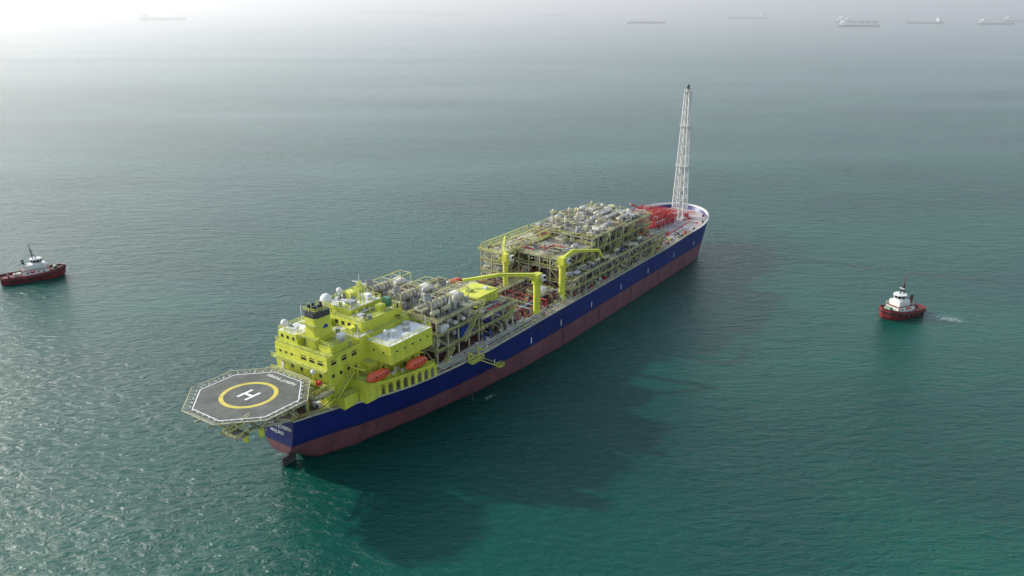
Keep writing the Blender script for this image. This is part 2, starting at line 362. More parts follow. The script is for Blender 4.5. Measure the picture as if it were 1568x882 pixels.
# boat deck + arcade
mb=MB()
for s in(-1,1):
    xs=[19+i*2.4 for i in range(11)]
    for i,x in enumerate(xs):
        y=s*(hbd(x)-.25)
        mb.cb(x,y,ZD,1.0,.5,2.6,'lime_paint')
        mb.add([(x-.5,y-s*.3,ZD+2.4),(x+.5,y-s*.3,ZD+2.4),(x+.5,y+s*.25,ZD+2.4),(x-.5,y+s*.25,ZD+2.4),(x-1.2,y-s*.3,ZD+3.4),(x+1.2,y-s*.3,ZD+3.4),(x+1.2,y+s*.25,ZD+3.4),(x-1.2,y+s*.25,ZD+3.4)],[(0,1,5,4),(2,3,7,6),(1,2,6,5),(3,0,4,7)],'lime_paint')
        if i<10:
            x2=xs[i+1]; y2=s*(hbd(x2)-.25)
            mb.add([(x,y,ZD+3.3),(x2,y2,ZD+3.3),(x2,y2,ZD+4.3),(x,y,ZD+4.3),(x,s*12,ZD+4.3),(x2,s*12,ZD+4.3)],[(0,1,2,3),(3,2,5,4)],'lime_paint')
            mb.rail([(x,y,ZD+4.3),(x2,y2,ZD+4.3)],'lime_paint')
    for x in(20,27,31,38):
        mb.beam((x,s*(hbd(x)-2.8),ZD+4),(x,s*(hbd(x)-2.8),ZD+9),.4,'lime_paint'); mb.beam((x,s*(hbd(x)-2.8),ZD+9),(x,s*(hbd(x)+.4),ZD+9.4),.35,'lime_paint')
    for k in range(14): 
        x=R.uniform(20,43); mb.cb(x,s*R.uniform(13.5,max(14,hbd(x)-2)),ZD+4.3,R.uniform(.4,1.4),R.uniform(.4,1.2),R.uniform(.5,1.5),R.choice(['white_paint','lime_paint','grey_steel','dark_steel','pipe_red']))
mb.build('boat_deck',SHIP)
def lifeboat(x,y,z,name,L=9):
    b=MB(); secs=[]
    for i in range(15):
        t=-1+2*i/14; w=1.55*math.sqrt(max(0.003,1-abs(t)**2.6)); hk=1.3*max(.12,(1-abs(t)**3.2)); top=1.6*max(.15,(1-abs(t)**3))+(.45 if -.75<t<-.35 else 0)
        ring=[]
        for a in range(14):
            th=2*math.pi*a/14; cy=math.cos(th); sz=math.sin(th)
            ring.append((x+t*L/2,y+w*math.copysign(abs(cy)**.8,cy),z+(top if sz>0 else hk)*math.copysign(abs(sz)**.85,sz)))
        secs.append(ring)
    vs=[p for r in secs for p in r]; fs=[(i*14+j,(i+1)*14+j,(i+1)*14+(j+1)%14,i*14+(j+1)%14) for i in range(14) for j in range(14)]
    b.add(vs,fs+[tuple(range(14)),tuple(range(14*14+13,14*14-1,-1))],'lifeboat_orange')
    for k in(-2.4,-1,.4,1.8): b.box(x+k,x+k+.5,y-1.52,y+1.52,z+.5,z+.8,'glass_dark')
    for k in(-2.9,2.9): b.cyl((x+k,y,z+1.3),(x+k,y,z+2.6),.08,'dark_steel')
    b.build(name,SHIP,False)
lifeboat(23.4,-16.2,ZD+6.8,'lifeboat_1'); lifeboat(35.6,-19.6,ZD+6.8,'lifeboat_2'); lifeboat(23.4,16.2,ZD+6.8,'lifeboat_3'); lifeboat(35.6,19.6,ZD+6.8,'lifeboat_4'); lifeboat(104,20.5,ZD+4,'lifeboat_5')
# ------------------------------------------------------------ topside modules
VM=['insulation','galvanised','grey_steel','white_paint','insulation','pale_steel','pipe_brown','pale_steel','grey_steel']
def equip(mb,x0,x1,y0,y1,z,h):
    lx=x1-x0; ly=y1-y0; cx=(x0+x1)/2; cy=(y0+y1)/2; m=R.choice(VM); t=R.random(); h=max(1.5,h)
    if t<.20:
        r=min(1.2,h*.3,ly*.3,lx*.3)
        if R.random()<.6: mb.vessel((x0+.9,cy,z+r+.8),(x1-.9,cy,z+r+.8),r,m); 
        else: mb.vessel((cx,y0+.9,z+r+.8),(cx,y1-.9,z+r+.8),r,m)
        mb.cb(cx-lx*.25,cy,z,.5,r*1.2,r+.6,'grey_steel'); mb.cb(cx+lx*.25,cy,z,.5,r*1.2,r+.6,'grey_steel')
    elif t<.38:
        for i in range(R.choice([1,2,3])):
            r=R.uniform(.4,.8); hh=h*R.uniform(.6,.95); px=R.uniform(x0+1,x1-1); py=R.uniform(y0+1,y1-1)
            mb.vessel((px,py,z+.7),(px,py,z+hh),r,m,10)
    elif t<.55:
        w=lx*R.uniform(.4,.75); d=ly*R.uniform(.4,.75); hh=h*R.uniform(.35,.75)
        mb.cb(cx,cy,z,w,d,.3,'dark_steel'); mb.cb(cx,cy,z+.3,w*.93,d*.93,hh,R.choice(['grey_steel','white_paint','pale_steel','galvanised','pale_steel','insulation']))
        mb.cb(cx+w*.2,cy,z+.3+hh,w*.3,d*.3,.6,'galvanised')
    elif t<.82:
        for k in range(R.randint(4,7)):
            r=R.uniform(.10,.26); zz=z+R.uniform(.6,h*.9); mm=R.choice(VM+['pipe_red','galvanised'])
            if R.random()<.5:
                y=R.uniform(y0+.3,y1-.3); mb.pipe([(x0-1,y,zz),(x1+R.uniform(-2,1),y,zz),(x1+R.uniform(-2,1),y,z+.2)],r,mm)
            else:
                x=R.uniform(x0+.3,x1-.3); mb.pipe([(x,y0-.8,zz),(x,y1-.5,zz),(x,y1-.5,z+.2)],r,mm)
    elif t<.92:
        for k in range(7): mb.cb(R.uniform(x0+.6,x1-.6),R.uniform(y0+.6,y1-.6),z,R.uniform(.4,1.3),R.uniform(.4,1.3),R.uniform(.5,h*.5),R.choice(VM+['blue_paint','green_paint']))
    else:
        mb.cb(cx,cy,z+h*.55,lx*.8,ly*.8,.8,'pale_steel')
        for i in range(2):
            mb.cyl((x0+lx*(.3+.4*i),cy,z+h*.55+.8),(x0+lx*(.3+.4*i),cy,z+h*.55+1.2),min(lx*.18,ly*.35),'grating',14)
        for sx in(.15,.85):
            for sy in(.15,.85): mb.beam((x0+lx*sx,y0+ly*sy,z),(x0+lx*sx,y0+ly*sy,z+h*.55),.3,'pale_steel')
    if R.random()<.5:
        px=R.uniform(x0,x1);py=R.uniform(y0,y1); mb.beam((px,py,z),(px,py,z+h*R.uniform(.8,1.3)),.16,R.choice(['yellow_steel','pale_steel','galvanised']))
def module(name,x0,x1,y0,y1,zs,top=3.0,fill=.9,st='pale_steel',build=True,mb=None,g=5.4):
    mb=mb or MB()
    nx=max(1,round((x1-x0)/g)); ny=max(1,round((y1-y0)/g))
    X=[x0+(x1-x0)*i/nx for i in range(nx+1)]; Y=[y0+(y1-y0)*i/ny for i in range(ny+1)]
    for x in X:
        for y in Y: mb.beam((x,y,zs[0]),(x,y,zs[-1]),.42,st)
    for li,z in enumerate(zs[1:]):
        hh=(zs[li+2]-z-.5) if li+2<len(zs) else top
        for y in Y: mb.box(x0-.25,x1+.25,y-.15,y+.15,z-.5,z-.08,st)
        for x in X: mb.box(x-.15,x+.15,y0-.25,y1+.25,z-.45,z-.06,st)
        for i in range(nx):
            for j in range(ny):
                if R.random()<.84: mb.box(X[i]+.1,X[i+1]-.1,Y[j]+.1,Y[j+1]-.1,z-.05,z+.04,R.choice(['grating','pale_steel','grating','grating']))
                if R.random()<fill: equip(mb,X[i]+.3,X[i+1]-.3,Y[j]+.3,Y[j+1]-.3,z+.05,hh)
        mb.box(x0-1.2,x1+1.2,y0-1.3,y0-.25,z-.04,z+.06,'grating')
        mb.rail([(x0-1.2,y0-1.25,z),(x1+1.2,y0-1.25,z)],w=.13); mb.rail([(x0-.3,y0-.3,z),(x0-.3,y1+.3,z),(x1+.3,y1+.3,z),(x1+.3,y0-.3,z)],w=.12)
    for li in range(len(zs)-1):
        a,b=zs[li],zs[li+1]
        for i in range(nx):
            for y in(y0,y1):
                if R.random()<.5: 
                    p,q=(X[i],X[i+1]) if R.random()<.5 else (X[i+1],X[i]); mb.beam((p,y,a),(q,y,b-.5),.28,st)
        for j in range(ny):
            if R.random()<.55: mb.beam((x0,Y[j],a),(x0,Y[j+1],b-.5),.28,st)
        k=R.randrange(nx); mb.stair((X[k]+.5,y0-1.7,a),(X[k]+6,y0-1.7,b),1.0)
    if build: return mb.build(name,SHIP)
    return mb
for i,(y0,y1) in enumerate([(7.5,17.5),(-4.5,6),(-17,-6.5)]):
    mb=module('',48,69,y0,y1,[ZD,21.5,26.5,31.2],top=2.6,build=False,st='pale_steel')
    yc=(y0+y1)/2; mb.cb(57,yc,31.4,12,4,1,'grey_steel')
    mb.vessel((53,yc,34.2),(58.5,yc,34.2),1.5,'galvanised',16); mb.vessel((62,yc-1,33.8),(66,yc-1,33.8),.9,'insulation',14)
    for k in range(4): mb.cyl((53+k*1.7,yc,34.2),(53.3+k*1.7,yc,34.2),1.68,'pipe_brown',16)
    mb.cyl((51.8,yc,34.2),(50.5,yc,36.2),1.1,'galvanised',14,1.25); mb.cyl((50.5,yc,36),(50.5,yc,37.8),1.3,'grey_steel',14); mb.cyl((50.5,yc,37.75),(50.5,yc,37.85),1.1,'dark_steel',14)
    mb.cb(66,yc+2,31.3,3,2.4,2.8,'white_paint'); mb.cb(57,yc+3.4,31.3,7,1,2.1,'pale_steel')
    for k in range(3): mb.vessel((53+4*k,y0-.2,28.2),(53+4*k,y0+1.5,28.2),.7,'white_paint')
    for x in(49.5,54,58.5,63,67.5):
        for s in(-2.4,2.4): mb.beam((x,yc+s,31.2),(x,yc+s,36.4),.25,'pale_steel')
        mb.beam((x,yc-2.4,36.4),(x,yc+2.4,36.4),.22,'pale_steel')
    for s in(-2.4,2.4): mb.beam((49.5,yc+s,36.4),(67.5,yc+s,36.4),.22,'yellow_steel')
    for k in range(10): mb.cb(R.uniform(59,68),R.uniform(y0+1,y1-1),31.3,R.uniform(.4,1.3),R.uniform(.4,1.3),R.uniform(.5,2.5),R.choice(VM))
    if i==2:
        mb.cb(62,-16,22,5,2.5,3.4,'blue_paint'); mb.cb(52,-16,26.8,3.5,2,2.6,'white_paint')
    mb.build('power_module_%d'%(i+1),SHIP)
module('electrical_module',72,90,3,17,[ZD,21.5,26],top=2.5)
mb=module('',72,90,-16,1,[ZD,21,24.5],top=2,build=False)
mb.box(76,88,-11,-1,25.5,28.8,'lime_paint'); mb.box(75.6,88.4,-11.4,-.6,28.8,29.1,'lime_paint'); mb.box(77,87,-11.1,-10.9,21.6,24,'blue_paint'); mb.box(76,84,-15,-12,21.2,24.2,'blue_paint')
mb.cb(80,-5,29.1,2,2,.8,'lime_deck'); mb.cb(85,-8,29.1,1.4,1.4,.9,'white_paint')
for k in range(5): mb.box(77.5+k*2,78.5+k*2,-11.06,-10.95,26.5,28,'lime_deck')
mb.build('utility_module',SHIP)
mb=MB()
for k in range(9):
    y=-17.3-.42*k; mb.pipe([(46,y,ZD+1+.1*(k%3)),(92+R.random()*20,y,ZD+1+.1*(k%3))],.14+.05*(k%3),R.choice(['galvanised','pale_steel','pipe_red','grey_steel']))
for x in range(47,112,4): mb.cb(x,-19,ZD,.3,4,.9,'grey_steel')
for k in range(12): mb.pipe([(70+k*1.6,-16.5,ZD+1+R.random()*4),(70+k*1.6,-18.5,ZD+1+R.random()*4),(70+k*1.6,-19,ZD)],.25,R.choice(['galvanised','dark_steel','blue_paint','insulation']))
mb.build('deck_piping',SHIP)
mb=MB()
for k in range(16):
    y=-14+k*1.9+R.uniform(-.3,.3); z=ZD+1.2+R.choice([0,.8,1.5,2.4])
    mb.pipe([(90,y,z),(126,y,z)],R.uniform(.16,.32),R.choice(['pipe_red','pipe_brown','pipe_brown','galvanised','pipe_brown','grey_steel']))
for k in range(9):
    x=92+k*3.7; z=ZD+2.8+R.choice([0,.7])
    mb.pipe([(x,-17+R.uniform(-2,2),ZD+.3),(x,-17,z),(x,15,z),(x,16,ZD+.3)],R.uniform(.14,.3),R.choice(['pipe_red','pipe_brown','galvanised','grey_steel']))
    mb.cb(x,R.uniform(-15,14),ZD,R.uniform(1,2.6),R.uniform(1,2.6),R.uniform(1,2.6),R.choice(['grey_steel','blue_paint','white_paint','pipe_red','yellow_steel','dark_steel','pale_steel']))
for k in range(60):
    mb.cb(R.uniform(91,125),R.uniform(-16,16),ZD,R.uniform(.4,1.6),R.uniform(.4,1.6),R.uniform(.6,3),R.choice(['grey_steel','blue_paint','white_paint','dark_steel','pale_steel','galvanised','yellow_steel']))
mb.box(90,126,-1,1,ZD+4.4,ZD+4.5,'grating'); mb.rrail(90,126,-1,1,ZD+4.5)
for x in range(92,126,5):
    for y in(-1,1): mb.beam((x,y,ZD),(x,y,ZD+4.4),.3,'pale_steel')
mb.box(96,112,9,16,ZD+2.8,ZD+3,'grating'); mb.rrail(96,112,9,16,ZD+3); mb.cb(103,12,ZD+3,5,3,2.5,'pale_steel')
mb.box(112,120,-14,-7,ZD+3,ZD+3.2,'grating'); mb.rrail(112,120,-14,-7,ZD+3.2); mb.stair((112,-9,ZD+3),(106,-9,ZD),1.1); mb.cb(116,-11,ZD+3.2,3,3,1.8,'white_paint')
mb.build('cargo_piping',SHIP)
mb=module('',119,152,8.5,19,[ZD,21.5,26,30],top=1.6,build=False,fill=.6)
mb.rrail(118,153,7.5,20,30.1); mb.box(118.5,152.5,8.1,19.4,29.9,30.06,'pale_steel')
for k in range(6): mb.beam((119+k*6.6,8.5,30),(119+k*6.6,8.5,32.6),.35,'yellow_steel'); mb.beam((119+k*6.6,19,30),(119+k*6.6,19,32.6),.35,'yellow_steel')
for y in(8.5,13.7,19): mb.beam((119,y,32.6),(152,y,32.6),.4,'yellow_steel')
mb.build('process_module_1',SHIP)
module('process_module_2',127,150,-13,6.5,[ZD,20.5,25.5,29.5],top=2.8)
mb=module('',152,178,-12.5,17.5,[ZD,21,26.5,32],top=3.0,build=False)
for (x,y,h) in[(155,2,38.5),(158,8,38),(163,13,39),(170,5,37),(175,12,37.5)]:
    mb.vessel((x,y,32),(x,y,h-1),.6,'insulation'); mb.rrail(x-1.2,x+1.2,y-1.2,y+1.2,h-2.5); mb.box(x-1.2,x+1.2,y-1.2,y+1.2,h-2.6,h-2.5,'grating')
mb.build('process_module_3',SHIP)
mb=module('',180,205,-12.5,17.5,[ZD,21,26.5,31],top=3,build=False)
for k in range(3): mb.vessel((183,-8+k*5,33),(196,-8+k*5,33),.75,'insulation'); 
mb.build('process_module_4',SHIP)
module('starboard_pipe_rack',124,206,-19.5,-14.5,[ZD,19.6,23.2],top=2.2,fill=.9)
mb=MB()
for k in range(9): mb.pipe([(203,-6+k*1.5,ZD+3+.3*(k%2)),(250-3*k,-6+k*1.5,ZD+3+.3*(k%2)),(250-3*k,-6+k*1.5,ZD)],.3,R.choice(['pipe_red','galvanised','pipe_red','white_paint']))
for x in range(206,250,5):
    mb.beam((x,-7,ZD),(x,-7,ZD+3),.35,'pipe_red'); mb.beam((x,7.5,ZD),(x,7.5,ZD+3),.35,'pipe_red'); mb.beam((x,-7,ZD+2.7),(x,7.5,ZD+2.7),.3,'pipe_red')
for (x0,x1,y0,y1,z1) in[(214,229,-6,5,20.5),(230,242,-4,8,24.5),(243,255,-5,4,21.5)]:
    nx=4;ny=3
    for i in range(nx+1):
        x=x0+(x1-x0)*i/nx
        for j in range(ny+1):
            y=y0+(y1-y0)*j/ny
            mb.beam((x,y,ZD),(x,y,z1),.4,'pipe_red')
        for z in(ZD+2.8,z1): mb.beam((x,y0,z),(x,y1,z),.4,'pipe_red')
        if i<nx: mb.beam((x,y0,ZD),(x+(x1-x0)/nx,y0,z1),.3,'pipe_red')
    for j in range(ny+1):
        y=y0+(y1-y0)*j/ny
        for z in(ZD+2.8,z1): mb.beam((x0,y,z),(x1,y,z),.4,'pipe_red')
    mb.box(x0+1,x1-1,y0+1,y1-1,ZD+2.9,ZD+3,'grating'); mb.rrail(x0,x1,y0,y1,z1,'pipe_red')
    for k in range(6): mb.cb(R.uniform(x0+2,x1-2),R.uniform(y0+1,y1-1),ZD+3,R.uniform(1,2.2),R.uniform(1,2.2),R.uniform(1,3),R.choice(['pipe_red','pipe_red','white_paint','grey_steel','white_paint']))
for k in range(8): 
    xx=218+4*k; yy=R.uniform(-3,4); mb.cyl((xx,yy,ZD),(xx,yy,22+R.uniform(0,4)),.3,'pipe_red')
mb.cyl((236,5,24.5),(228,8,28.5),.4,'pipe_red'); mb.cyl((244,10,ZD),(244,10,ZD+3),1.4,'pipe_red',12)
mb.build('bow_loading_structure',SHIP)
mb=MB()
for k in range(70):
    x=R.uniform(208,268); y=R.uniform(-19,19)
    if abs(y)<8 and x<256: continue
    if abs(y)>hbd(x)-3: continue
    mb.cb(x,y,ZD,R.uniform(.4,1.8),R.uniform(.4,1.8),R.uniform(.3,1.5),R.choice(['white_paint','white_paint','grey_steel','pipe_red','dark_steel','galvanised']))
for s in(-1,1):
    mb.cyl((263,s*7-1.4,ZD+1.3),(263,s*7+1.4,ZD+1.3),1.1,'pipe_red',12); mb.cb(263,s*7,ZD,3,4.6,.6,'grey_steel')
    mb.pipe([(210,s*15,ZD+.7),(256,s*13,ZD+.7)],.25,'pipe_red'); mb.pipe([(210,s*16,ZD+.7),(250,s*15.4,ZD+.7)],.2,'white_paint')
    for x in(212,228,243,258,270): 
        for k in(-.7,.7): mb.cyl((x+k,s*(hbd(x)-2.3),ZD),(x+k,s*(hbd(x)-2.3),ZD+1.1),.3,'dark_steel')
for k in range(5): mb.pipe([(262+3*k,-4-k,ZD+.6),(262+3*k,6,ZD+.6)],.2,'pipe_red')
mb.build('forecastle_gear',SHIP)
# flare tower
mb=MB(); tx,ty=262,-4; zb=ZD; zt=80.5
def hw(z): 
    t=(z-zb)/(zt-zb); return 3.1*(1-t)+1.15*t
nb=13; zs=[zb+(zt-zb)*(1-(1-i/nb)**1.12) for i in range(nb+1)]
C=((-1,-1),(1,-1),(1,1),(-1,1))
for a,b in zip(zs,zs[1:]):
    for i in range(4):
        p=Vector((tx+C[i][0]*hw(a),ty+C[i][1]*hw(a),a)); q=Vector((tx+C[i][0]*hw(b),ty+C[i][1]*hw(b),b))
        j=(i+1)%4; p2=Vector((tx+C[j][0]*hw(a),ty+C[j][1]*hw(a),a)); q2=Vector((tx+C[j][0]*hw(b),ty+C[j][1]*hw(b),b))
        mb.cyl(p,q,.3,'white_paint',6); mb.cyl(p,q2,.14,'white_paint',5); mb.cyl(p2,q,.14,'white_paint',5); mb.cyl(q,q2,.18,'white_paint',5)
for dx,dy,r,m in((.5,.5,.4,'galvanised'),(-.5,.3,.28,'white_paint'),(0,-.6,.2,'galvanised')): mb.cyl((tx+dx,ty+dy,zb),(tx+dx,ty+dy,zt+1.5),r,m)
for z in(zs[5],zs[9],zt):
    w=hw(z)+.6; mb.box(tx-w,tx+w,ty-w,ty+w,z,z+.12,'galvanised'); mb.rrail(tx-w,tx+w,ty-w,ty+w,z+.1,'white_paint')
for dx,h in((-.7,2.8),(.3,3.6),(1,2)): mb.cyl((tx+dx,ty,zt),(tx+dx,ty,zt+h),.35,'grey_steel'); mb.cyl((tx+dx,ty,zt+h-1),(tx+dx,ty,zt+h),.5,'dark_steel')
for sx,sy in C: mb.cb(tx+sx*3.2,ty+sy*3.2,ZD,1.6,1.6,1.2,'white_paint')
mb.build('flare_tower',SHIP)
# cranes
def crane(name,x,y,z0,z1,pts,k=1.0):
    mb=MB(); m='lime_paint'
    mb.cyl((x,y,z0),(x,y,z1-2),1.3*k,m,14); mb.cyl((x,y,z0),(x,y,z0+1),1.8*k,m,14,1.35*k); mb.cyl((x,y,z1-2.4),(x,y,z1-1.6),1.9*k,m,14)
    mb.cb(x,y,z1-1.6,3.0*k,2.6*k,2.8,m); mb.cb(x+1,y-1.8,z1-1.4,1.8,1.4,2.0,'white_paint'); mb.cb(x+1,y-2.53,z1-.6,1.4,.1,1,'glass_dark')
    mb.rrail(x-2,x+2,y-2,y+2,z1-1.6,m)
    for i in range(len(pts)-1):
        mb.cyl(pts[i],pts[i+1],(.9-.14*i)*k,m,4,r2=(.75-.14*i)*k)
    a=Vector(pts[0]);b=Vector(pts[1]); mb.cyl(Vector((x,y,z1-1.5)),a.lerp(b,.45),.25,'galvanised')
    mb.cyl(a+Vector((0,0,1.2)),b+Vector((0,0,.8)),.08,'dark_steel',4)
    e=Vector(pts[-1]); mb.cyl(e,e-Vector((0,0,3)),.06,'dark_steel'); mb.cb(e.x,e.y,e.z-3.6,.6,.4,.8,'pipe_red')
    for q in range(5):
        z=z0+1+q*(z1-z0-4)/5; mb.box(x-.3,x+.3,y-1.9,y-1.2,z,z+.1,'grating')
    mb.build(name,SHIP)
crane('crane_1',101,-18.8,ZD,31.2,[(101,-18.8,31.8),(91,-9.4,32.8),(82,-.5,31.6)])
crane('crane_2',122,-16.6,ZD,31.4,[(122,-16.6,32),(128,-17.2,33.6),(145,-19.4,30),(147.5,-19.8,26.5)])
crane('crane_3',113,3,ZD,31.5,[(113,3,32),(120,9,33.0),(131,16,33.2)],.75)
mb=MB()
mb.box(56,62,-24.4,-22.35,ZD-.4,ZD-.2,'lime_deck'); mb.rrail(56,62,-24.4,-22.6,ZD-.2,'lime_paint'); mb.stair((60,-23.6,ZD-.3),(71,-23.6,9.5),1.1,'lime_paint')
mb.box(70.5,73,-24.4,-22.8,9.2,9.4,'lime_deck'); mb.rrail(70.5,73,-24.4,-22.8,9.4,'lime_paint')
for x in(56.5,61.5): mb.beam((x,-22.5,ZD),(x,-22.5,ZD+3),.3,'lime_paint'); mb.beam((x,-22.5,ZD+3),(x,-24.4,ZD+2.6),.3,'lime_paint')
mb.build('accommodation_ladder',SHIP)
# ------------------------------------------------------------ tugs
def tug(loc,rz,L=26,B=9.5,funnel='white_paint'):
    e=empty('tugboat',loc,rz); mb=MB(); S=[];n=15
    for i in range(n):
        t=i/(n-1); x=-L/2+L*t
        hb=B/2*(1-(1-min(1,t/.18))**2*.25)*(1 if t<.62 else math.sqrt(max(0,1-((t-.62)/.38)**2.3)))
        zt=2.1+1.9*max(0,(t-.35)/.65)**1.7+.25*(1-t)
        S.append([(x,-hb,zt+.8),(x,-hb*1.0,zt-.2),(x-.4*t,-hb*.96,1.2),(x-1.1*t,-hb*.88,0),(x-2*t,-hb*.5,-1.5),(x-2*t,0,-2)])
    R2=[r+[(a,-b,c) for a,b,c in reversed(r[:-1])] for r in S]; k=len(R2[0])
    for j in range(k-1):
        mm='tug_red' if j in(0,1,2,3,k-2,k-3,k-4,k-5) else 'tug_black' 
        mb.add([R2[i][jj] for i in range(n) for jj in(j,j+1)],[(2*i,2*i+1,2*i+3,2*i+2) for i in range(n-1)],mm)
    mb.add(R2[0],[tuple(range(k))],'tug_red')
    dv=[];
    for r in S: dv+=[(r[0][0],r[0][1]*.97,r[0][2]-.8),(r[0][0],-r[0][1]*.97,r[0][2]-.8)]
    mb.add(dv,[(2*i,2*i+2,2*i+3,2*i+1) for i in range(n-1)],'tug_deck')
    for s in(-1,1):
        for a,b in zip(S,S[1:]):
            mb.cyl((a[0][0],s*a[0][1]*1.02,a[0][2]),(b[0][0],s*b[0][1]*1.02,b[0][2]),.18,'tug_red' ,6)
            mb.cyl((a[1][0],s*a[1][1]*1.02,a[1][2]-.3),(b[1][0],s*b[1][1]*1.02,b[1][2]-.3),.3,'tug_black',6)
        for i in range(2,12,2):
            a=S[i][1]; mb.cyl((a[0],s*a[1]*1.05,a[2]-.9),(a[0]+.5,s*a[1]*1.05,a[2]-.9),.5,'tug_black',8)
        mb.cyl((L*.5-1.0,s*.6,3.8),(L*.5-2.2,s*1.5,3.6),.6,'tug_black',8)
    mb.box(-L*.16,L*.24,-B*.33,B*.33,2.2,4.9,'white_paint'); mb.box(-L*.08,L*.2,-B*.27,B*.27,4.9,7.2,'white_paint')
    mb.box(-L*.17,L*.25,-B*.35,B*.35,4.85,5.0,'tug_deck')
    for z0,z1,r0,r1,m in((7.2,8.1,2.2,2.3,'white_paint'),(8.1,9.3,2.3,2.5,'glass_dark'),(9.3,9.7,2.7,2.6,'white_paint')):
        mb.cyl((L*.07,0,z0),(L*.07,0,z1),r0,m,10,r1)
    for i in range(10):
        t=2*math.pi*(i+.5)/10; mb.beam((L*.07+2.33*math.cos(t),2.33*math.sin(t),8),(L*.07+2.52*math.cos(t),2.52*math.sin(t),9.4),.16,'white_paint')
    for s in(-1,1):
        for i in range(4): mb.box(-L*.1+i*2.2,-L*.1+i*2.2+.7,s*B*.33-.03,s*B*.33+.03,3.5,4.2,'glass_dark')
        mb.cyl((-L*.12,s*B*.22,4.9),(-L*.13,s*B*.22,8.3),.65,funnel,10); mb.cyl((-L*.13,s*B*.22,8.2),(-L*.132,s*B*.22,9.2),.6,'tug_black',10)
        mb.rail([(-L*.16,s*B*.33,4.95),(L*.24,s*B*.33,4.95)],'white_paint'); 
        mb.vessel((-L*.05,s*B*.36,4.2),(L*.02,s*B*.36,4.2),.35,'lifeboat_orange')
    for s in(-1,1): mb.beam((L*.03,s*.9,9.6),(L*.01,0,14.5),.3,'tug_black')
    mb.beam((L*.08,0,9.6),(L*.01,0,14.5),.3,'tug_black'); mb.beam((L*.01,0,14),(L*.01,0,17),.24,'tug_red'); mb.beam((L*.01,-1.3,13),(L*.01,1.3,13),.2,'tug_black'); mb.cb(L*.05,0,11.8,.3,2.2,.25,'white_paint'); mb.box(-L*.0,L*.06,-1,1,11.4,11.5,'tug_black')
    mb.cyl((L*.34,-1.4,4.1),(L*.34,1.4,4.1),.95,'green_paint',12); mb.cb(L*.34,0,3.0,2.2,3.6,.6,'grey_steel')
    mb.cyl((-L*.28,-1,3.1),(-L*.28,1,3.1),.7,'grey_steel',12); mb.cb(-L*.38,0,2.2,.5,3,1.6,'tug_black'); mb.cb(-L*.22,1.5,2.2,2,1.4,1.2,'white_paint')
    mb.build('hull_and_superstructure',e)
    return e
tug((-224.5,351,0),rad(33),27,9.5)
tug((160.5,304,0),rad(205),21.5,9.4,'tug_red')
# ------------------------------------------------------------ distant ships
def ship(x,y,L,rz,kind=0):
    e=empty('cargo_ship',(x,y,0),rz); mb=MB(); B=L*.15; H=L*.045; S=[]
    for i in range(13):
        t=i/12; xx=-L/2+L*t; hb=B/2*(1-(max(0,.12-t)/.12)**2*.35)*(1 if t<.86 else math.sqrt(max(0,1-((t-.86)/.14)**2)))
        zt=H*(1+.35*max(0,(t-.9)/.1)); S.append([(xx,-hb,zt),(xx,-hb,H*.35),(xx-.02*L*t,-hb*.95,-1)])
    R2=[r+[(a,-b,c) for a,b,c in reversed(r)] for r in S]
    for j in range(5):
        mb.add([R2[i][jj] for i in range(13) for jj in(j,j+1)],[(2*i,2*i+1,2*i+3,2*i+2) for i in range(12)],'far_hull')
    mb.add([p for r in R2 for p in(r[0],r[5])],[(2*i,2*i+2,2*i+3,2*i+1) for i in range(12)],'tug_red'); mb.add(R2[0],[tuple(range(6))],'far_hull')
    x0=-L*.42; mb.box(x0,x0+L*.09,-B*.4,B*.4,H,H+L*.07,'far_white'); mb.box(x0+L*.02,x0+L*.08,-B*.5,B*.5,H+L*.07,H+L*.088,'far_white'); mb.box(x0-L*.04,x0-L*.01,-B*.15,B*.15,H,H+L*.075,'far_white')
    mb.beam((x0+L*.05,0,H+L*.085),(x0+L*.05,0,H+L*.13),L*.006,'far_white')
    if kind==1:
        for k in range(4): mb.beam((-L*.22+k*L*.17,0,H),(-L*.22+k*L*.17,0,H+L*.08),L*.012,'far_white'); mb.beam((-L*.22+k*L*.17,0,H+L*.075),(-L*.12+k*L*.17,0,H+L*.05),L*.008,'far_white')
    elif kind==0:
        mb.box(-L*.3,L*.4,-B*.06,B*.06,H,H+L*.012,'far_white'); mb.beam((0,-B*.2,H),(0,-B*.2,H+L*.06),L*.01,'far_white'); mb.beam((0,B*.2,H),(0,B*.2,H+L*.06),L*.01,'far_white')
    elif kind==2:
        mb.box(-L*.3,L*.42,-B*.42,B*.42,H,H+L*.03,'far_white'); mb.box(-L*.25,L*.2,-B*.3,B*.3,H+L*.03,H+L*.06,'far_white')
    mb.build('hull_and_decks',e)
for a in[(1090,6755,320,.05,0),(2704,9554,450,3.2,0),(2332,5583,290,.08,1),(2900,6990,380,.12,2),(3330,6700,320,3.3,1),(3650,6260,300,.1,0),(4640,7600,330,.1,1),(-3579,8544,470,.02,0),(-1019,12506,500,.1,0),(700,13552,520,3.1,0)]: ship(*a)
mb=MB(); vs=[];fs=[]
for i in range(120):
    x=-4000+i*220; h=max(5,28+45*math.sin(i*.21)*math.sin(i*.047+1)+R.uniform(-10,14))
    vs+=[(x,17500,-5),(x,17500,h),(x,19500,h*.6),(x,19500,-5)]
for i in range(119):
    for j in range(3): fs.append((4*i+j,4*i+j+1,4*i+j+5,4*i+j+4))
mb.add(vs,fs,'coast'); mb.build('distant_coastline')
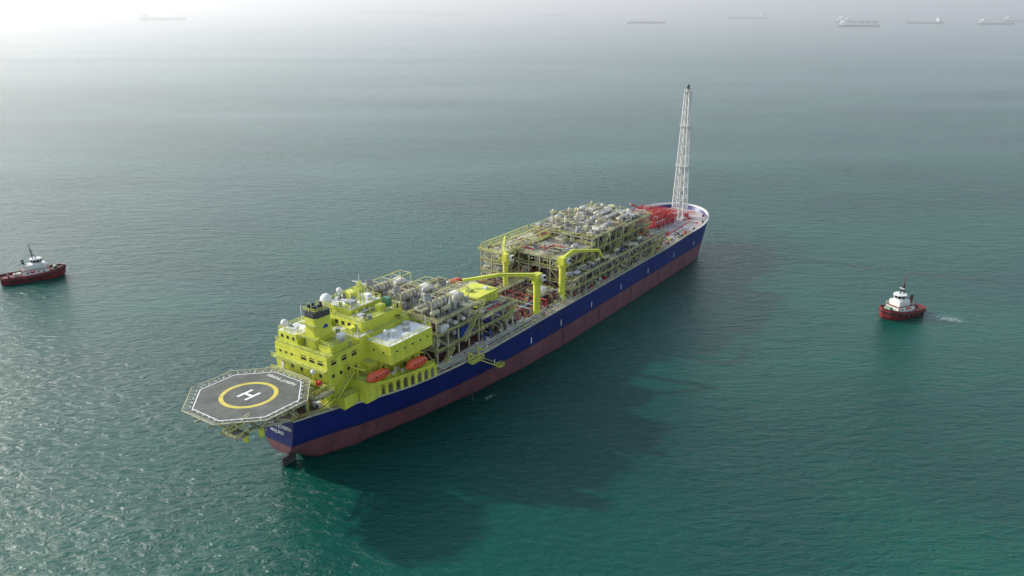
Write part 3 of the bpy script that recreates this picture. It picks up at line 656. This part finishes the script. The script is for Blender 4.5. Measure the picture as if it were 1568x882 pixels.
# ------------------------------------------------------------ sea
def sea_mat():
    m=bpy.data.materials.new('sea_water'); nt,N,L,b=nodes(m)
    tc=N.new('ShaderNodeTexCoord')
    def noise(sc_,rot,sx,sy,det=3,dist=0.0,ro=.55):
        mp=N.new('ShaderNodeMapping'); mp.inputs['Rotation'].default_value=(0,0,rad(rot)); mp.inputs['Scale'].default_value=(sx,sy,1)
        L.new(tc.outputs['Object'],mp.inputs[0]); n=N.new('ShaderNodeTexNoise'); n.inputs['Scale'].default_value=sc_; n.inputs['Detail'].default_value=det; n.inputs['Distortion'].default_value=dist; n.inputs['Roughness'].default_value=ro
        L.new(mp.outputs[0],n.inputs['Vector']); return n.outputs['Fac']
    def math_(op,a,b_):
        x=N.new('ShaderNodeMath'); x.operation=op
        for i,v in enumerate((a,b_)):
            if isinstance(v,(int,float)): x.inputs[i].default_value=v
            else: L.new(v,x.inputs[i])
        return x.outputs[0]
    n1=noise(.14,12,.5,1.3,3,.5); n2=noise(.42,-14,.6,1.2,5,.4,.65); n3=noise(1.6,5,.8,1,3,.2)
    big=noise(.0018,20,.35,1.9,5,.8,.6)
    mr=N.new('ShaderNodeMapRange'); mr.inputs['From Min'].default_value=.35; mr.inputs['From Max'].default_value=.65; mr.inputs['To Min'].default_value=.45; mr.inputs['To Max'].default_value=1.0; L.new(big,mr.inputs['Value'])
    h=math_('ADD',math_('MULTIPLY',n1,1.3),math_('ADD',math_('MULTIPLY',n2,1.5),math_('MULTIPLY',n3,.28)))
    bp=N.new('ShaderNodeBump'); bp.inputs['Distance'].default_value=1.0; L.new(mr.outputs[0],bp.inputs['Strength']); L.new(h,bp.inputs['Height']); L.new(bp.outputs[0],b.inputs['Normal'])
    cn=noise(.006,-30,1,1.4,4,.6)
    cr=N.new('ShaderNodeValToRGB'); cr.color_ramp.elements[0].position=.36; cr.color_ramp.elements[0].color=(.001,.046,.036,1); cr.color_ramp.elements[1].position=.66; cr.color_ramp.elements[1].color=(.002,.076,.051,1)
    L.new(cn,cr.inputs['Fac']); L.new(cr.outputs[0],b.inputs['Base Color'])
    b.inputs['Roughness'].default_value=.2; b.inputs['IOR'].default_value=1.33
    MATS['sea_water']=m
sea_mat()
mb=MB(); mb.add([(-60000,-3000,0),(60000,-3000,0),(60000,80000,0),(-60000,80000,0)],[(0,1,2,3)],'sea_water'); mb.build('sea')
def foam_mat():
    m=bpy.data.materials.new('foam'); nt,N,L,b=nodes(m)
    tc=N.new('ShaderNodeTexCoord'); n=N.new('ShaderNodeTexNoise'); n.inputs['Scale'].default_value=.5; n.inputs['Detail'].default_value=8; n.inputs['Roughness'].default_value=.75; n.inputs['Distortion'].default_value=2
    L.new(tc.outputs['Object'],n.inputs['Vector'])
    g=N.new('ShaderNodeTexGradient'); g.gradient_type='SPHERICAL'; mp=N.new('ShaderNodeMapping'); mp.inputs['Location'].default_value=(-1,-1,0); mp.inputs['Scale'].default_value=(2,2,0)
    L.new(tc.outputs['Generated'],mp.inputs[0]); L.new(mp.outputs[0],g.inputs[0])
    a=N.new('ShaderNodeMath'); a.operation='MULTIPLY_ADD'; a.inputs[1].default_value=.3; L.new(g.outputs['Fac'],a.inputs[0]); L.new(n.outputs['Fac'],a.inputs[2])
    r=N.new('ShaderNodeMapRange'); r.inputs['From Min'].default_value=.66; r.inputs['From Max'].default_value=.95; L.new(a.outputs[0],r.inputs['Value'])
    L.new(r.outputs[0],b.inputs['Alpha']); b.inputs['Base Color'].default_value=(.45,.55,.5,1); b.inputs['Roughness'].default_value=.8
    MATS['foam']=m
foam_mat()
def foam(x,y,a,b_,rz,z=.05):
    mb=MB(); mb.add([(a*math.cos(t),b_*math.sin(t),0) for t in[2*math.pi*i/24 for i in range(24)]],[tuple(range(24))],'foam'); o=mb.build('sea_foam'); o.location=(x,y,z); o.rotation_euler=(0,0,rz)
foam(178,300,13,9,rad(-14)); foam(160,304,14,7.5,rad(25),.06); foam(-225,350,16,6.5,rad(33)); foam(-7.5,231,6,2.2,rad(55))
# ------------------------------------------------------------ haze (real air volume)
def vol(name,col,dens,an):
    hz=bpy.data.materials.new(name); hz.use_nodes=True; nt=hz.node_tree; nt.nodes.clear()
    v=nt.nodes.new('ShaderNodeVolumeScatter'); v.inputs['Color'].default_value=(*col,1); v.inputs['Density'].default_value=dens; v.inputs['Anisotropy'].default_value=an
    om=nt.nodes.new('ShaderNodeOutputMaterial'); nt.links.new(v.outputs[0],om.inputs['Volume']); MATS[name]=hz
vol('haze_air',(.99,.995,1),1/4800,.45)
mb=MB(); mb.box(-16000,16000,520,24000,-8,500,'haze_air'); mb.build('sky_haze')
# ------------------------------------------------------------ light
az=math.atan2(.38,-.924); el=rad(27)
sd=Vector((math.cos(az)*math.cos(el),math.sin(az)*math.cos(el),math.sin(el)))
sl=bpy.data.lights.new('sun','SUN'); sl.energy=5.0; sl.angle=rad(1.2); sl.color=(1,.955,.88)
so=bpy.data.objects.new('sun',sl); sc.collection.objects.link(so); so.rotation_euler=(-sd).to_track_quat('-Z','Y').to_euler(); so.location=(0,0,300)
w=bpy.data.worlds.new('World'); sc.world=w; w.use_nodes=True; nt=w.node_tree;N=nt.nodes;L=nt.links
sk=N.new('ShaderNodeTexSky'); sk.sky_type='NISHITA'; sk.sun_disc=False; sk.sun_elevation=el; sk.sun_rotation=math.pi/2-az; sk.dust_density=2; sk.air_density=1; sk.ozone_density=1.5
tc=N.new('ShaderNodeTexCoord'); sp=N.new('ShaderNodeSeparateXYZ'); L.new(tc.outputs['Generated'],sp.inputs[0])
cr=N.new('ShaderNodeValToRGB'); e=cr.color_ramp.elements
e[0].position=0; e[0].color=(1,1,1,1); e[1].position=.7; e[1].color=(.25,.33,.40,1); x=e.new(.18); x.color=(.90,.95,.98,1)
L.new(sp.outputs['Z'],cr.inputs[0])
# haze aureole: brighter towards the sun's side of the sky
dt=N.new('ShaderNodeVectorMath'); dt.operation='DOT_PRODUCT'; L.new(tc.outputs['Generated'],dt.inputs[0]); dt.inputs[1].default_value=sd
au=N.new('ShaderNodeMapRange'); au.interpolation_type='SMOOTHSTEP'; au.inputs['From Min'].default_value=.1; au.inputs['From Max'].default_value=1; au.inputs['To Min'].default_value=4.5; au.inputs['To Max'].default_value=9.5; L.new(dt.outputs['Value'],au.inputs['Value'])
sc_=N.new('ShaderNodeVectorMath'); sc_.operation='SCALE'; L.new(cr.outputs[0],sc_.inputs[0]); L.new(au.outputs[0],sc_.inputs['Scale'])
ad=N.new('ShaderNodeVectorMath'); ad.operation='ADD'; L.new(sk.outputs[0],ad.inputs[0]); L.new(sc_.outputs[0],ad.inputs[1])
bg=N['Background']; L.new(ad.outputs[0],bg.inputs[0]); bg.inputs[1].default_value=.15
# ------------------------------------------------------------ camera
cd=bpy.data.cameras.new('camera'); cd.sensor_width=36; cd.lens=1207/1568*36; cd.clip_start=1; cd.clip_end=200000
co=bpy.data.objects.new('camera',cd); sc.collection.objects.link(co); co.location=(0,0,120); co.rotation_euler=(math.pi/2-math.atan(429/1207),0,0); sc.camera=co
sc.view_settings.view_transform='Standard'; sc.view_settings.look='None'; sc.view_settings.exposure=0
